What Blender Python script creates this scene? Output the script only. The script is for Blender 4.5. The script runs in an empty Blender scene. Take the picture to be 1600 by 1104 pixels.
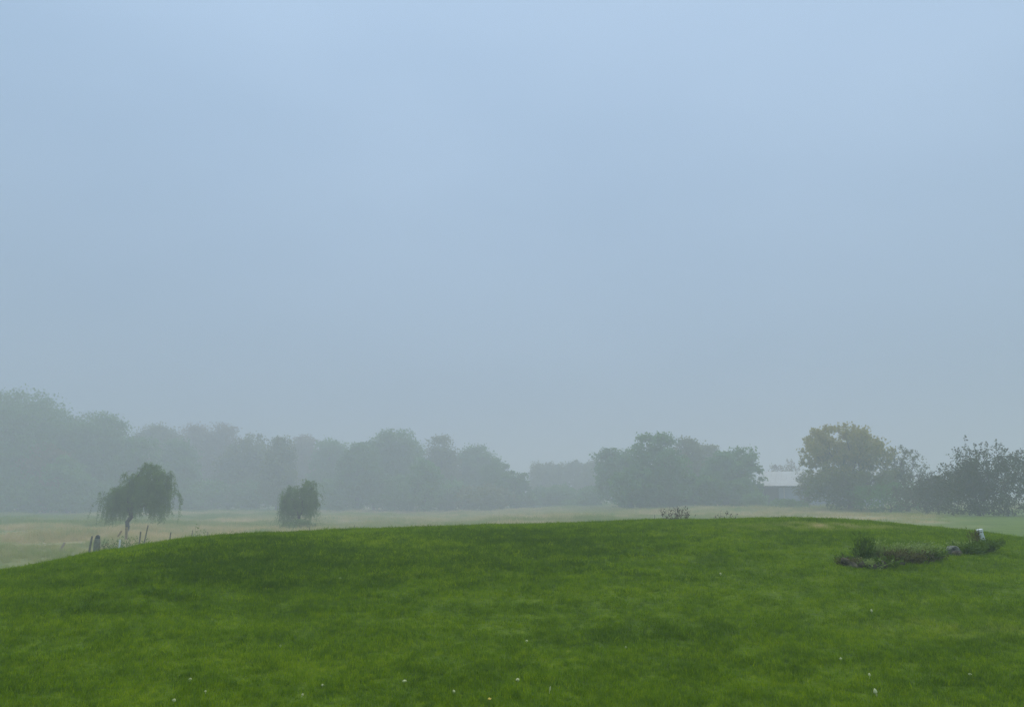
import bpy, math, random
import numpy as np

# ------------------------------------------------------------------ camera, sky, sun, exposure
scene = bpy.context.scene
col = scene.collection
KF = 1.25                          # metres per unit used for the far field (trees, shed, meadow)
CAM_Z = 3.4 * KF
FPX = 1200.0                       # focal length in pixels of the 1600 px wide photograph
PITCH = math.atan(218.0 / FPX)
cam_d = bpy.data.cameras.new('camera')
cam = bpy.data.objects.new('camera', cam_d)
col.objects.link(cam)
cam_d.sensor_width = 36.0
cam_d.lens = 36.0 * FPX / 1600.0
cam_d.clip_start = 0.1
cam_d.clip_end = 4000.0
cam.location = (0, 0, CAM_Z)
cam.rotation_euler = (math.radians(90) + PITCH, 0, 0)
scene.camera = cam

SUN_EL, SUN_AZ = 60.0, 15.0        # azimuth east of the viewing direction (+Y)
world = bpy.data.worlds.new('World')
scene.world = world
world.use_nodes = True
wn, wl = world.node_tree.nodes, world.node_tree.links
wn.clear()
sky = wn.new('ShaderNodeTexSky')
sky.sky_type = 'NISHITA'
sky.sun_disc = False
sky.sun_elevation = math.radians(SUN_EL)
sky.sun_rotation = math.radians(SUN_AZ)
sky.dust_density = 2.0
tc = wn.new('ShaderNodeTexCoord')
mp = wn.new('ShaderNodeMapping')
mp.inputs['Scale'].default_value = (1.0, 1.0, 2.2)
nz = wn.new('ShaderNodeTexNoise')
nz.inputs['Scale'].default_value = 1.6
nz.inputs['Detail'].default_value = 3.0
nz.inputs['Roughness'].default_value = 0.45
rmp = wn.new('ShaderNodeValToRGB')
rmp.color_ramp.elements[0].position = 0.3
rmp.color_ramp.elements[0].color = (2.85, 4.15, 5.85, 1)
rmp.color_ramp.elements[1].position = 0.7
rmp.color_ramp.elements[1].color = (3.5, 4.85, 6.6, 1)
mx = wn.new('ShaderNodeMix')
mx.data_type = 'RGBA'
mx.inputs['Factor'].default_value = 0.9     # a thick overcast veil over the clear sky
bg = wn.new('ShaderNodeBackground')
bg.inputs['Strength'].default_value = 0.1
wo = wn.new('ShaderNodeOutputWorld')
wl.new(tc.outputs['Generated'], mp.inputs['Vector'])
wl.new(mp.outputs['Vector'], nz.inputs['Vector'])
wl.new(nz.outputs['Fac'], rmp.inputs['Fac'])
wl.new(sky.outputs['Color'], mx.inputs['A'])
wl.new(rmp.outputs['Color'], mx.inputs['B'])
# an overcast sky brightens steadily from the horizon to the zenith
sxyz = wn.new('ShaderNodeSeparateXYZ')
wl.new(tc.outputs['Generated'], sxyz.inputs[0])
grad = wn.new('ShaderNodeMapRange')
grad.inputs['From Min'].default_value = 0.0
grad.inputs['From Max'].default_value = 1.0
grad.inputs['To Min'].default_value = 0.66
grad.inputs['To Max'].default_value = 1.40
wl.new(sxyz.outputs['Z'], grad.inputs['Value'])
gm = wn.new('ShaderNodeVectorMath')
gm.operation = 'SCALE'
wl.new(mx.outputs['Result'], gm.inputs[0])
wl.new(grad.outputs['Result'], gm.inputs['Scale'])
wl.new(gm.outputs['Vector'], bg.inputs['Color'])
wl.new(bg.outputs['Background'], wo.inputs['Surface'])

sun_d = bpy.data.lights.new('sun', 'SUN')
sun_d.energy = 1.5
sun_d.angle = math.radians(50)
sun_d.color = (1.0, 0.94, 0.82)
sun = bpy.data.objects.new('sun', sun_d)
col.objects.link(sun)
sun.rotation_euler = (math.radians(90 - SUN_EL), 0, math.radians(180 - SUN_AZ))
sun.location = (0, 0, 40)

vs = scene.view_settings
vs.view_transform = 'Standard'
vs.look = 'None'
vs.exposure = 0.3
vs.gamma = 1.0
vs.use_curve_mapping = False
scene.cycles.use_denoising = True
scene.cycles.denoising_prefilter = 'NONE'
scene.cycles.volume_bounces = 2
scene.cycles.max_bounces = 8
scene.cycles.transmission_bounces = 4

HAZE_DENSITY = 0.0054

# ------------------------------------------------------------------ pixel rays and terrain
CP, SP = math.cos(PITCH), math.sin(PITCH)
def ray(px, py):
    a, b = (px - 800.0) / FPX, (552.0 - py) / FPX
    return np.array([a, CP - b * SP, SP + b * CP])
def at(px, py, Y):
    d = ray(px, py)
    return np.array([0, 0, CAM_Z]) + d * (Y / d[1])

def sst(a, b, x):
    t = np.clip((np.asarray(x, float) - a) / (b - a), 0, 1)
    return t * t * (3 - 2 * t)

CX = [0, 100, 200, 300, 400, 500, 600, 700, 800, 900, 1000, 1080, 1200, 1300, 1400, 1500, 1560, 1600, 1750]
CY = [903, 879, 857, 842, 835, 832, 829, 825, 822, 819, 816, 814, 811, 813, 820, 833, 840, 846, 870]
CD = [0.52 * v for v in (20, 22, 24, 26, 28, 30, 31, 32, 33, 34, 34.5, 35, 35, 35, 34, 32, 31, 30, 27)]
CZ = [float(at(x, y, d)[2]) for x, y, d in zip(CX, CY, CD)]
CU = [(at(x, 815, 1.0)[0]) for x in CX]
def smooth_interp(u, ys):
    us = np.array(CU)
    out = 0
    for off in (-0.05, -0.025, 0, 0.025, 0.05):
        out = out + np.interp(u + off, us, ys)
    return out / 5
def bumps(X, Y):
    return (np.sin(X * 1.7 + 0.6 * np.sin(Y * 0.9)) * np.sin(Y * 1.3 + 0.8 * np.sin(X * 0.7 + 1)) * 0.6
            + np.sin(X * 3.1 + Y * 2.3 + np.sin(X * 1.1)) * 0.25 + np.sin(X * 4.3 - Y * 5.1 + 2) * 0.15)
def field_h(X, Y):
    X = X / KF; Y = Y / KF
    h = 1.28 * sst(-14, 30, X) + 0.55 * (1 - sst(50, 110, Y))
    h = h + 0.12 * np.sin(X * 0.13 + 1) * np.sin(Y * 0.11)
    return h * KF
def H(X, Y):
    X = np.asarray(X, float); Y = np.asarray(Y, float)
    u = X / np.maximum(Y, 4.0)
    D = smooth_interp(u, CD); zc = smooth_interp(u, CZ)
    s = np.maximum(Y, 0) / D
    zn = CAM_Z - 1.62
    front = zn + (zc - zn) * sst(0.22, 1.04, s)
    fh = field_h(X, Y)
    back = fh + (zc - fh) * (1 - sst(0.97, 2.2, s))
    h = np.where(s < 1.0, front, back)
    return h + 0.03 * bumps(X, Y) * (1 - sst(60, 90, Y)) + 0.012 * bumps(X * 3.1 + 3, Y * 3.1) * (1 - sst(24, 34, Y))
def lawn_mask(X, Y):
    X = np.asarray(X, float); Y = np.asarray(Y, float)
    u = X / np.maximum(Y, 4.0)
    s = np.maximum(Y, 0) / smooth_interp(u, CD)
    m = 1 - sst(1.5, 1.75, s)
    right = sst(0.44, 0.60, u + 0.03 * np.sin(Y * 0.9) + 0.02 * np.sin(X * 1.7)) * (1 - sst(70, 85, Y))          # mown ground under the trees on the right
    return np.maximum(m, right)
def hit(px, py, lift=0.0, field=False):
    d = ray(px, py)
    y = np.arange(3.0, 220, 0.01)
    X = d[0] / d[1] * y
    Z = CAM_Z + d[2] / d[1] * y
    g = H(X, y)
    k = np.argmax(Z <= g)
    return np.array([X[k], y[k], g[k] + lift])
def ground_pt(px, Y):
    X = (px - 800.0) / FPX / (CP + 0.2 * SP) * Y
    return np.array([X, Y, float(H(X, Y))])

# ------------------------------------------------------------------ materials
def new_mat(name):
    m = bpy.data.materials.new(name)
    m.use_nodes = True
    return m, m.node_tree.nodes, m.node_tree.links, m.node_tree.nodes['Principled BSDF']
def ramp(nodes, stops):
    r = nodes.new('ShaderNodeValToRGB')
    e = r.color_ramp.elements
    while len(e) > 1: e.remove(e[-1])
    e[0].position = stops[0][0]; e[0].color = (*stops[0][1], 1)
    for p, c in stops[1:]:
        k = e.new(p); k.color = (*c, 1)
    return r
def noise(nodes, links, scale, detail=4, rough=0.55, vec=None):
    n = nodes.new('ShaderNodeTexNoise')
    n.inputs['Scale'].default_value = scale
    n.inputs['Detail'].default_value = detail
    n.inputs['Roughness'].default_value = rough
    if vec is not None: links.new(vec, n.inputs['Vector'])
    return n
def plain(name, stops, scale=6.0, rough=0.8, bump=0.3, spec=0.3):
    m, n, l, b = new_mat(name)
    g = n.new('ShaderNodeNewGeometry')
    t = noise(n, l, scale, 5, 0.6, g.outputs['Position'])
    r = ramp(n, stops)
    l.new(t.outputs['Fac'], r.inputs['Fac'])
    l.new(r.outputs['Color'], b.inputs['Base Color'])
    b.inputs['Roughness'].default_value = rough
    b.inputs['Specular IOR Level'].default_value = spec
    if bump:
        bp = n.new('ShaderNodeBump')
        bp.inputs['Strength'].default_value = bump
        bp.inputs['Distance'].default_value = 0.03
        l.new(t.outputs['Fac'], bp.inputs['Height'])
        l.new(bp.outputs['Normal'], b.inputs['Normal'])
    return m
def leaf_mat(name, c0, c1, c2, scale=0.7, trans=0.3, tint_col=None):
    """leaf colours drift from clump to clump; 'tint' (per leaf) shifts some leaves to another colour"""
    m, n, l, b = new_mat(name)
    g = n.new('ShaderNodeNewGeometry')
    t = noise(n, l, scale, 3, 0.6, g.outputs['Position'])
    r = ramp(n, [(0.3, c0), (0.5, c1), (0.72, c2)])
    l.new(t.outputs['Fac'], r.inputs['Fac'])
    out = r.outputs['Color']
    if tint_col:
        a = n.new('ShaderNodeAttribute'); a.attribute_name = 'tint'
        x = n.new('ShaderNodeMix'); x.data_type = 'RGBA'
        l.new(a.outputs['Fac'], x.inputs['Factor'])
        l.new(out, x.inputs['A'])
        x.inputs['B'].default_value = (*tint_col, 1)
        out = x.outputs['Result']
    l.new(out, b.inputs['Base Color'])
    b.inputs['Roughness'].default_value = 0.7
    b.inputs['Specular IOR Level'].default_value = 0.15
    tr = n.new('ShaderNodeBsdfTranslucent')
    l.new(out, tr.inputs['Color'])
    ms = n.new('ShaderNodeMixShader'); ms.inputs['Fac'].default_value = trans
    l.new(b.outputs['BSDF'], ms.inputs[1]); l.new(tr.outputs['BSDF'], ms.inputs[2])
    l.new(ms.outputs['Shader'], n['Material Output'].inputs['Surface'])
    return m

M = {}
M['bark'] = plain('bark', [(0.3, (0.035, 0.028, 0.022)), (0.7, (0.10, 0.085, 0.07))], 9, 0.9, 0.6)
M['wood_grey'] = plain('weathered_wood', [(0.3, (0.14, 0.13, 0.09)), (0.7, (0.26, 0.24, 0.18))], 14, 0.9, 0.5)
M['wood_tan'] = plain('pale_wood', [(0.3, (0.34, 0.24, 0.16)), (0.7, (0.48, 0.36, 0.26))], 12, 0.8, 0.3)
M['rock_dark'] = plain('dark_rock', [(0.25, (0.02, 0.02, 0.010)), (0.5, (0.065, 0.055, 0.028)), (0.7, (0.17, 0.14, 0.08))], 16, 0.9, 0.8)
M['rock_pale'] = plain('pale_rock', [(0.35, (0.05, 0.055, 0.04)), (0.5, (0.24, 0.24, 0.17)), (0.62, (0.46, 0.45, 0.34))], 9, 0.9, 0.8)
M['pvc'] = plain('white_plastic', [(0.3, (0.70, 0.70, 0.68)), (0.7, (0.82, 0.82, 0.80))], 10, 0.4, 0.05)
M['roof'] = plain('pale_metal_roof', [(0.3, (0.36, 0.36, 0.34)), (0.7, (0.46, 0.46, 0.44))], 0.8, 0.5, 0.05)
M['wall'] = plain('shed_wall', [(0.3, (0.20, 0.26, 0.33)), (0.7, (0.27, 0.33, 0.40))], 0.7, 0.7, 0.05)
M['dark'] = plain('dark_opening', [(0.3, (0.05, 0.055, 0.06)), (0.7, (0.08, 0.085, 0.09))], 2, 0.8, 0.0)
M['cap'] = plain('mushroom_white', [(0.3, (0.62, 0.60, 0.30)), (0.7, (0.78, 0.77, 0.40))], 30, 0.7, 0.1)
M['yellow'] = plain('yellow_leaf', [(0.3, (0.50, 0.36, 0.02)), (0.7, (0.62, 0.50, 0.08))], 30, 0.7, 0.1)
M['leaf_green'] = leaf_mat('leaf_green', (0.083, 0.186, 0.033), (0.118, 0.251, 0.043), (0.160, 0.317, 0.054), 0.25)
M['leaf_mid'] = leaf_mat('leaf_mid_green', (0.103, 0.224, 0.040), (0.139, 0.291, 0.051), (0.179, 0.348, 0.069), 0.25)
M['leaf_olive'] = leaf_mat('leaf_olive', (0.144, 0.166, 0.038), (0.182, 0.207, 0.048), (0.243, 0.256, 0.063), 0.25)
M['leaf_rust'] = leaf_mat('leaf_rust', (0.182, 0.143, 0.063), (0.228, 0.175, 0.076), (0.289, 0.214, 0.095), 0.3)
M['leaf_yellow'] = leaf_mat('leaf_yellow_green', (0.060, 0.118, 0.020), (0.090, 0.159, 0.025), (0.121, 0.198, 0.030), 0.6, 0.3, (0.386, 0.330, 0.050))
M['leaf_pale'] = leaf_mat('leaf_pale_yellow', (0.09, 0.12, 0.035), (0.13, 0.15, 0.045), (0.19, 0.19, 0.06), 0.6, 0.3)
M['leaf_apple'] = leaf_mat('leaf_dull_green', (0.041, 0.064, 0.015), (0.065, 0.092, 0.019), (0.093, 0.115, 0.025), 0.8, 0.2, (0.128, 0.109, 0.043))
M['leaf_willow'] = leaf_mat('leaf_willow', (0.116, 0.188, 0.038), (0.156, 0.245, 0.046), (0.223, 0.332, 0.063), 1.2, 0.3)
M['herb'] = leaf_mat('herb_green', (0.065, 0.122, 0.007), (0.108, 0.184, 0.009), (0.173, 0.265, 0.018), 5)
M['sage'] = leaf_mat('grey_green_herb', (0.181, 0.252, 0.060), (0.303, 0.386, 0.097), (0.465, 0.541, 0.162), 5)
M['dead'] = leaf_mat('brown_dead_stems', (0.076, 0.064, 0.021), (0.152, 0.138, 0.038), (0.274, 0.258, 0.067), 8)
M['twig'] = leaf_mat('grey_red_twigs', (0.060, 0.038, 0.024), (0.080, 0.053, 0.033), (0.104, 0.075, 0.042), 5)

def grass_mat(name, attr_type, ground=False):
    """one turf colour scheme for the soil sheet and for the blades: tint 0 dark clover green, 0.5 lawn, 1 yellow; 'dry' goes to straw"""
    m, n, l, b = new_mat(name)
    g = n.new('ShaderNodeNewGeometry')
    a = n.new('ShaderNodeAttribute'); a.attribute_name = 'tint'; a.attribute_type = attr_type
    d = n.new('ShaderNodeAttribute'); d.attribute_name = 'dry'; d.attribute_type = attr_type
    n1 = noise(n, l, 2.2, 6, 0.7, g.outputs['Position'])
    n2 = noise(n, l, 14.0, 3, 0.6, g.outputs['Position'])
    s1 = n.new('ShaderNodeMath'); s1.operation = 'MULTIPLY_ADD'
    l.new(n1.outputs['Fac'], s1.inputs[0]); s1.inputs[1].default_value = 0.7; s1.inputs[2].default_value = -0.35
    s2 = n.new('ShaderNodeMath'); s2.operation = 'MULTIPLY_ADD'
    l.new(n2.outputs['Fac'], s2.inputs[0]); s2.inputs[1].default_value = 1.8; s2.inputs[2].default_value = -0.9
    ad = n.new('ShaderNodeMath'); ad.operation = 'ADD'
    l.new(s1.outputs[0], ad.inputs[0]); l.new(s2.outputs[0], ad.inputs[1])
    ad2 = n.new('ShaderNodeMath'); ad2.operation = 'ADD'; ad2.use_clamp = True
    l.new(ad.outputs[0], ad2.inputs[0]); l.new(a.outputs['Fac'], ad2.inputs[1])
    r = ramp(n, [(0.0, (0.085, 0.165, 0.002)), (0.3, (0.142, 0.250, 0.0)), (0.55, (0.196, 0.312, 0.0)), (0.8, (0.255, 0.370, 0.0)), (1.0, (0.33, 0.43, 0.002))])
    l.new(ad2.outputs[0], r.inputs['Fac'])
    dr = ramp(n, [(0.34, (0.26, 0.38, 0.11)), (0.48, (0.56, 0.48, 0.21)), (0.62, (0.74, 0.58, 0.32))])
    n3 = noise(n, l, 0.22, 5, 0.7, g.outputs['Position'])
    l.new(n3.outputs['Fac'], dr.inputs['Fac'])
    x = n.new('ShaderNodeMix'); x.data_type = 'RGBA'
    l.new(d.outputs['Fac'], x.inputs['Factor']); l.new(r.outputs['Color'], x.inputs['A']); l.new(dr.outputs['Color'], x.inputs['B'])
    l.new(x.outputs['Result'], b.inputs['Base Color'])
    b.inputs['Roughness'].default_value = 0.65
    b.inputs['Specular IOR Level'].default_value = 0.06
    if ground:
        mul = n.new('ShaderNodeVectorMath'); mul.operation = 'SCALE'; mul.inputs['Scale'].default_value = 0.55   # thatch and soil below the blades
        l.new(x.outputs['Result'], mul.inputs[0]); l.new(mul.outputs['Vector'], b.inputs['Base Color'])
        bp = n.new('ShaderNodeBump'); bp.inputs['Strength'].default_value = 0.5; bp.inputs['Distance'].default_value = 0.05
        l.new(n2.outputs['Fac'], bp.inputs['Height']); l.new(bp.outputs['Normal'], b.inputs['Normal'])
    else:
        tr = n.new('ShaderNodeBsdfTranslucent'); l.new(x.outputs['Result'], tr.inputs['Color'])
        ms = n.new('ShaderNodeMixShader'); ms.inputs['Fac'].default_value = 0.45
        l.new(b.outputs['BSDF'], ms.inputs[1]); l.new(tr.outputs['BSDF'], ms.inputs[2])
        l.new(ms.outputs['Shader'], n['Material Output'].inputs['Surface'])
    return m
M['ground'] = grass_mat('turf_ground', 'GEOMETRY', True)
M['blade'] = grass_mat('grass_blades', 'INSTANCER')

# ------------------------------------------------------------------ object helpers
def tag(o, label=None, cat=None, group=None, kind=None):
    if label: o['label'] = label
    if cat: o['category'] = cat
    if group: o['group'] = group
    if kind: o['kind'] = kind
    return o
def mesh_obj(name, V, F, mat, parent=None, loc=None, smooth=False, tint=None):
    me = bpy.data.meshes.new(name)
    V = np.asarray(V, float)
    if isinstance(F, np.ndarray):
        nf, k = F.shape
        me.vertices.add(len(V)); me.vertices.foreach_set('co', V.ravel())
        me.loops.add(nf * k); me.loops.foreach_set('vertex_index', F.ravel().astype(np.int32))
        me.polygons.add(nf); me.polygons.foreach_set('loop_start', np.arange(0, nf * k, k, dtype=np.int32))
        me.update(calc_edges=True)
    else:
        me.from_pydata([tuple(v) for v in V], [], F)
        me.update()
    if smooth: me.polygons.foreach_set('use_smooth', np.ones(len(me.polygons), bool))
    if tint is not None:
        at_ = me.attributes.new('tint', 'FLOAT', 'FACE')
        at_.data.foreach_set('value', np.asarray(tint, np.float32))
    me.materials.append(mat)
    o = bpy.data.objects.new(name, me)
    col.objects.link(o)
    if parent: o.parent = parent
    if loc is not None: o.location = tuple(loc)
    return o
def empty(name, loc, label, cat, group=None):
    o = bpy.data.objects.new(name, None)
    o.empty_display_size = 0.3
    col.objects.link(o); o.location = tuple(float(v) for v in loc)
    return tag(o, label, cat, group)

class MB:
    def __init__(s): s.V = []; s.F = []
    def tube(s, pts, rad, sides=6, cap=True):
        pts = np.asarray(pts, float); n0 = len(s.V)
        for i, p in enumerate(pts):
            t = pts[min(i + 1, len(pts) - 1)] - pts[max(i - 1, 0)]
            t = t / (np.linalg.norm(t) + 1e-9)
            a = np.cross(t, (0.31, 0.95, 0.05)); a /= np.linalg.norm(a) + 1e-9
            b = np.cross(t, a)
            for k in range(sides):
                w = 2 * math.pi * k / sides
                s.V.append(p + rad[i] * (math.cos(w) * a + math.sin(w) * b))
        for i in range(len(pts) - 1):
            for k in range(sides):
                k2 = (k + 1) % sides
                s.F.append((n0 + i * sides + k, n0 + i * sides + k2, n0 + (i + 1) * sides + k2, n0 + (i + 1) * sides + k))
        if cap:
            s.F.append(tuple(n0 + (len(pts) - 1) * sides + k for k in range(sides)))
            s.F.append(tuple(n0 + k for k in reversed(range(sides))))
    def box(s, c, half, ax=None):
        n0 = len(s.V)
        ax = np.eye(3) if ax is None else ax
        for sx in (-1, 1):
            for sy in (-1, 1):
                for sz in (-1, 1):
                    s.V.append(np.asarray(c) + sx * half[0] * ax[0] + sy * half[1] * ax[1] + sz * half[2] * ax[2])
        for f in ((0, 1, 3, 2), (4, 6, 7, 5), (0, 4, 5, 1), (2, 3, 7, 6), (0, 2, 6, 4), (1, 5, 7, 3)):
            s.F.append(tuple(n0 + i for i in f))
    def build(s, name, mat, parent=None, loc=None, smooth=False):
        return mesh_obj(name, s.V, s.F, mat, parent, loc, smooth)

def leaves(rng, P, length, width, bias=None, drop=0.0):
    """one bent-free rhombus per point, random facing; returns V, F"""
    n = len(P)
    d = rng.normal(size=(n, 3)); d[:, 2] -= drop
    if bias is not None: d = d + bias
    d /= np.linalg.norm(d, axis=1, keepdims=True) + 1e-9
    e = np.cross(d, rng.normal(size=(n, 3))); e /= np.linalg.norm(e, axis=1, keepdims=True) + 1e-9
    L = (length * rng.uniform(0.6, 1.3, n))[:, None]; W = (width * rng.uniform(0.6, 1.3, n))[:, None]
    V = np.empty((n, 4, 3))
    V[:, 0] = P; V[:, 1] = P + d * L * 0.45 + e * W * 0.5; V[:, 2] = P + d * L; V[:, 3] = P + d * L * 0.45 - e * W * 0.5
    return V.reshape(-1, 3), np.arange(n * 4).reshape(n, 4)

# ------------------------------------------------------------------ ground
def axis(fine_lo, fine_hi, step, lo, hi):
    a = list(np.arange(fine_lo, fine_hi + 1e-6, step))
    x, s = fine_hi, step
    while x < hi: s *= 1.25; x += s; a.append(min(x, hi))
    x, s = fine_lo, step
    while x > lo: s *= 1.25; x -= s; a.insert(0, max(x, lo))
    return np.array(a)
gx, gy = axis(-30, 30, 0.2, -1200, 1200), axis(-3, 46, 0.2, -1200, 1200)
GX, GY = np.meshgrid(gx, gy)
GZ = H(GX, GY)
nx, ny = len(gx), len(gy)
idx = np.arange(nx * ny).reshape(ny, nx)
GF = np.stack([idx[:-1, :-1], idx[:-1, 1:], idx[1:, 1:], idx[1:, :-1]], -1).reshape(-1, 4)

def vnoise(X, Y, s, seed):
    r = np.random.default_rng(seed)
    out = 0
    for k in range(7):
        a = r.uniform(0, 2 * math.pi); f = s * r.uniform(0.5, 1.7); p = r.uniform(0, 6.28)
        out = out + np.sin((X * math.cos(a) + Y * math.sin(a)) * f + p + 1.3 * np.sin((X * math.sin(a) - Y * math.cos(a)) * f * 0.6 + p))
    return out / 3.7
SPOTS = []   # coloured patches of turf seen in the photograph: centre, half sizes, tint change, dryness
def spot(px, py, wx, wy, dt, dr=0.0):
    c = hit(px, py)
    SPOTS.append((c[0], c[1], wx * 0.52, wy * 0.52, dt, dr))
spot(545, 842, 2.2, 2.4, 0.42); spot(600, 850, 1.6, 1.4, 0.38)
spot(470, 862, 3.0, 2.6, -0.30); spot(370, 890, 3.2, 2.0, -0.32); spot(700, 840, 4.5, 2.2, -0.26); spot(250, 905, 3.0, 1.6, -0.18)
spot(860, 850, 4.0, 2.4, -0.2); spot(110, 960, 2.4, 1.2, -0.15); spot(130, 1010, 1.2, 0.8, -0.1)
spot(1285, 822, 1.6, 1.2, 0.2, 0.75); spot(1190, 824, 2.0, 1.2, 0.3, 0.2); spot(1370, 824, 1.2, 0.8, 0.25, 0.4)
spot(1010, 1000, 2.2, 0.8, -0.22); spot(1120, 990, 1.4, 0.7, -0.15); spot(1500, 980, 2.4, 0.9, 0.18, 0.06); spot(1580, 1090, 0.8, 0.35, 0.35)
spot(430, 1040, 1.3, 0.6, 0.22); spot(650, 960, 2.0, 1.0, 0.12); spot(1100, 925, 2.0, 1.2, 0.1); spot(1300, 890, 1.6, 1.0, 0.15)
spot(1450, 1060, 1.4, 0.5, -0.2); spot(600, 1090, 1.2, 0.4, -0.05); spot(1400, 1020, 1.8, 0.5, -0.1)
def tint_dry(X, Y):
    lm = lawn_mask(X, Y)
    t = 0.45 + 0.07 * vnoise(X, Y * 1.3, 1.6, 3) + 0.08 * vnoise(X, Y * 0.7, 5.6, 5)
    t = t + 0.07 * np.sin((Y - 0.18 * X) * 5.2 + 0.6 * vnoise(X, Y, 0.4, 9))        # faint mowing lines
    d = np.zeros_like(t)
    broken = np.clip(0.62 + 0.6 * vnoise(X, Y * 0.6, 6.5, 41), 0.0, 1.4)
    for cx, cy, wx, wy, dt, dr in SPOTS:
        g = np.exp(-(((X - cx) / wx) ** 2 + ((Y - cy) / wy) ** 2) ** 1.5)
        t = t + dt * g * broken; d = np.maximum(d, dr * g * np.clip(broken, 0, 1))
    # the meadow: straw coloured with greener drifts, greener towards the left edge and by the trees
    X = X / KF; Y = Y / KF
    md = 0.74 + 0.55 * vnoise(X * 0.6, Y, 0.16, 11) + 0.2 * vnoise(X, Y * 2, 0.6, 12) - 0.45 * sst(-28, -44, X) * sst(62, 80, Y) - 0.4 * (1 - sst(26, 40, Y)) - 0.25 * sst(4, 10, X) * (1 - sst(14, 22, X))
    md = np.clip(md, 0, 1)
    return np.clip(t, 0, 1), d * lm + md * (1 - lm)
gt, gd = tint_dry(GX, GY)
ground = mesh_obj('ground', np.stack([GX, GY, GZ], -1).reshape(-1, 3), GF, M['ground'], smooth=True)
for nm, arr in (('tint', gt), ('dry', gd)):
    a = ground.data.attributes.new(nm, 'FLOAT', 'POINT'); a.data.foreach_set('value', arr.ravel().astype(np.float32))
tag(ground, kind='structure'); ground['label'] = 'green lawn mound with pale meadow beyond'

# ------------------------------------------------------------------ trees
def skeleton(rng, h, tips, trunk_top, lean, r0):
    """grow a branch skeleton to the tips: each tip joins the nearest node nearer to the root"""
    nodes = [np.array([0, 0, -0.15])]; par = [-1]
    for k in range(1, 6):
        f = k / 5
        nodes.append(np.array([lean[0] * f * f + rng.normal() * 0.015 * h * (k < 5), lean[1] * f * f + rng.normal() * 0.015 * h * (k < 5), trunk_top * f])); par.append(k - 1)
    top = nodes[-1]
    order = np.argsort(np.linalg.norm(tips - top, axis=1))
    depth = [0, .2, .4, .6, .8, 1.0]
    tipn = []
    for i in order:
        t = tips[i]
        A = np.array(nodes[2:])
        dv = t - A
        dist = np.linalg.norm(dv, axis=1)
        cost = dist + 0.35 * h * 0.1 * np.array(depth[2:]) + np.maximum(0, A[:, 2] - t[2]) * 0.8
        j = int(np.argmin(cost)) + 2
        a = nodes[j]; L = np.linalg.norm(t - a)
        mid = a * 0.5 + t * 0.5 + np.array([0, 0, 0.08 * L]) + rng.normal(size=3) * 0.06 * L
        nodes.append(mid); par.append(j); depth.append(depth[j] + 1)
        nodes.append(t); par.append(len(nodes) - 2); depth.append(depth[j] + 2)
        tipn.append(len(nodes) - 1)
    cnt = np.zeros(len(nodes))
    for k in tipn: cnt[k] += 1
    for k in range(len(nodes) - 1, 0, -1): cnt[par[k]] += cnt[k]
    rad = r0 * (np.maximum(cnt, 1) / len(tips)) ** 0.5
    return nodes, par, rad
def wood(nodes, par, rad, mb, sides=5):
    for k in range(6, len(nodes)):
        p = par[k]
        s = sides if rad[k] > 0.03 else 3
        mb.tube([nodes[p], nodes[k]], [min(rad[p], rad[k] * 1.5), rad[k]], s, cap=False)
    mb.tube([nodes[0] - np.array([0, 0, 0.2])] + nodes[:6], [rad[0] * 1.7, rad[0] * 1.35] + list(rad[1:6]), 8)

def envelope_tips(rng, n, h, w, cb, shape, nb=6, bulge=0.28, fill=2.4, boxy=1.0):
    dirs = rng.normal(size=(n, 3)); dirs /= np.linalg.norm(dirs, axis=1, keepdims=True)
    mult = np.ones(n)
    for _ in range(nb):
        d = rng.normal(size=3); d[2] = abs(d[2]) * 0.8; d /= np.linalg.norm(d)
        mult += bulge * rng.uniform(-0.8, 1.0) * np.exp(5 * (dirs @ d - 1))
    rr = rng.uniform(0, 1, n) ** (1 / fill) * np.clip(mult, 0.6, 1.25)
    P = dirs * rr[:, None]
    z = np.sign(P[:, 2]) * np.abs(P[:, 2]) ** boxy
    zz = (cb + (1 - cb) * (z * 0.5 + 0.5)) * h
    k = np.where(z > 0, 1.0, 1.0 + shape * (-z))           # shape > 0: broad skirt below
    X = P[:, 0] * w * 0.5 * k; Y = P[:, 1] * w * 0.5 * k
    T = np.stack([X, Y, zz], 1)
    T[:, 2] = np.clip(T[:, 2], 0.03 * h, h * 0.995)
    return T

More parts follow.
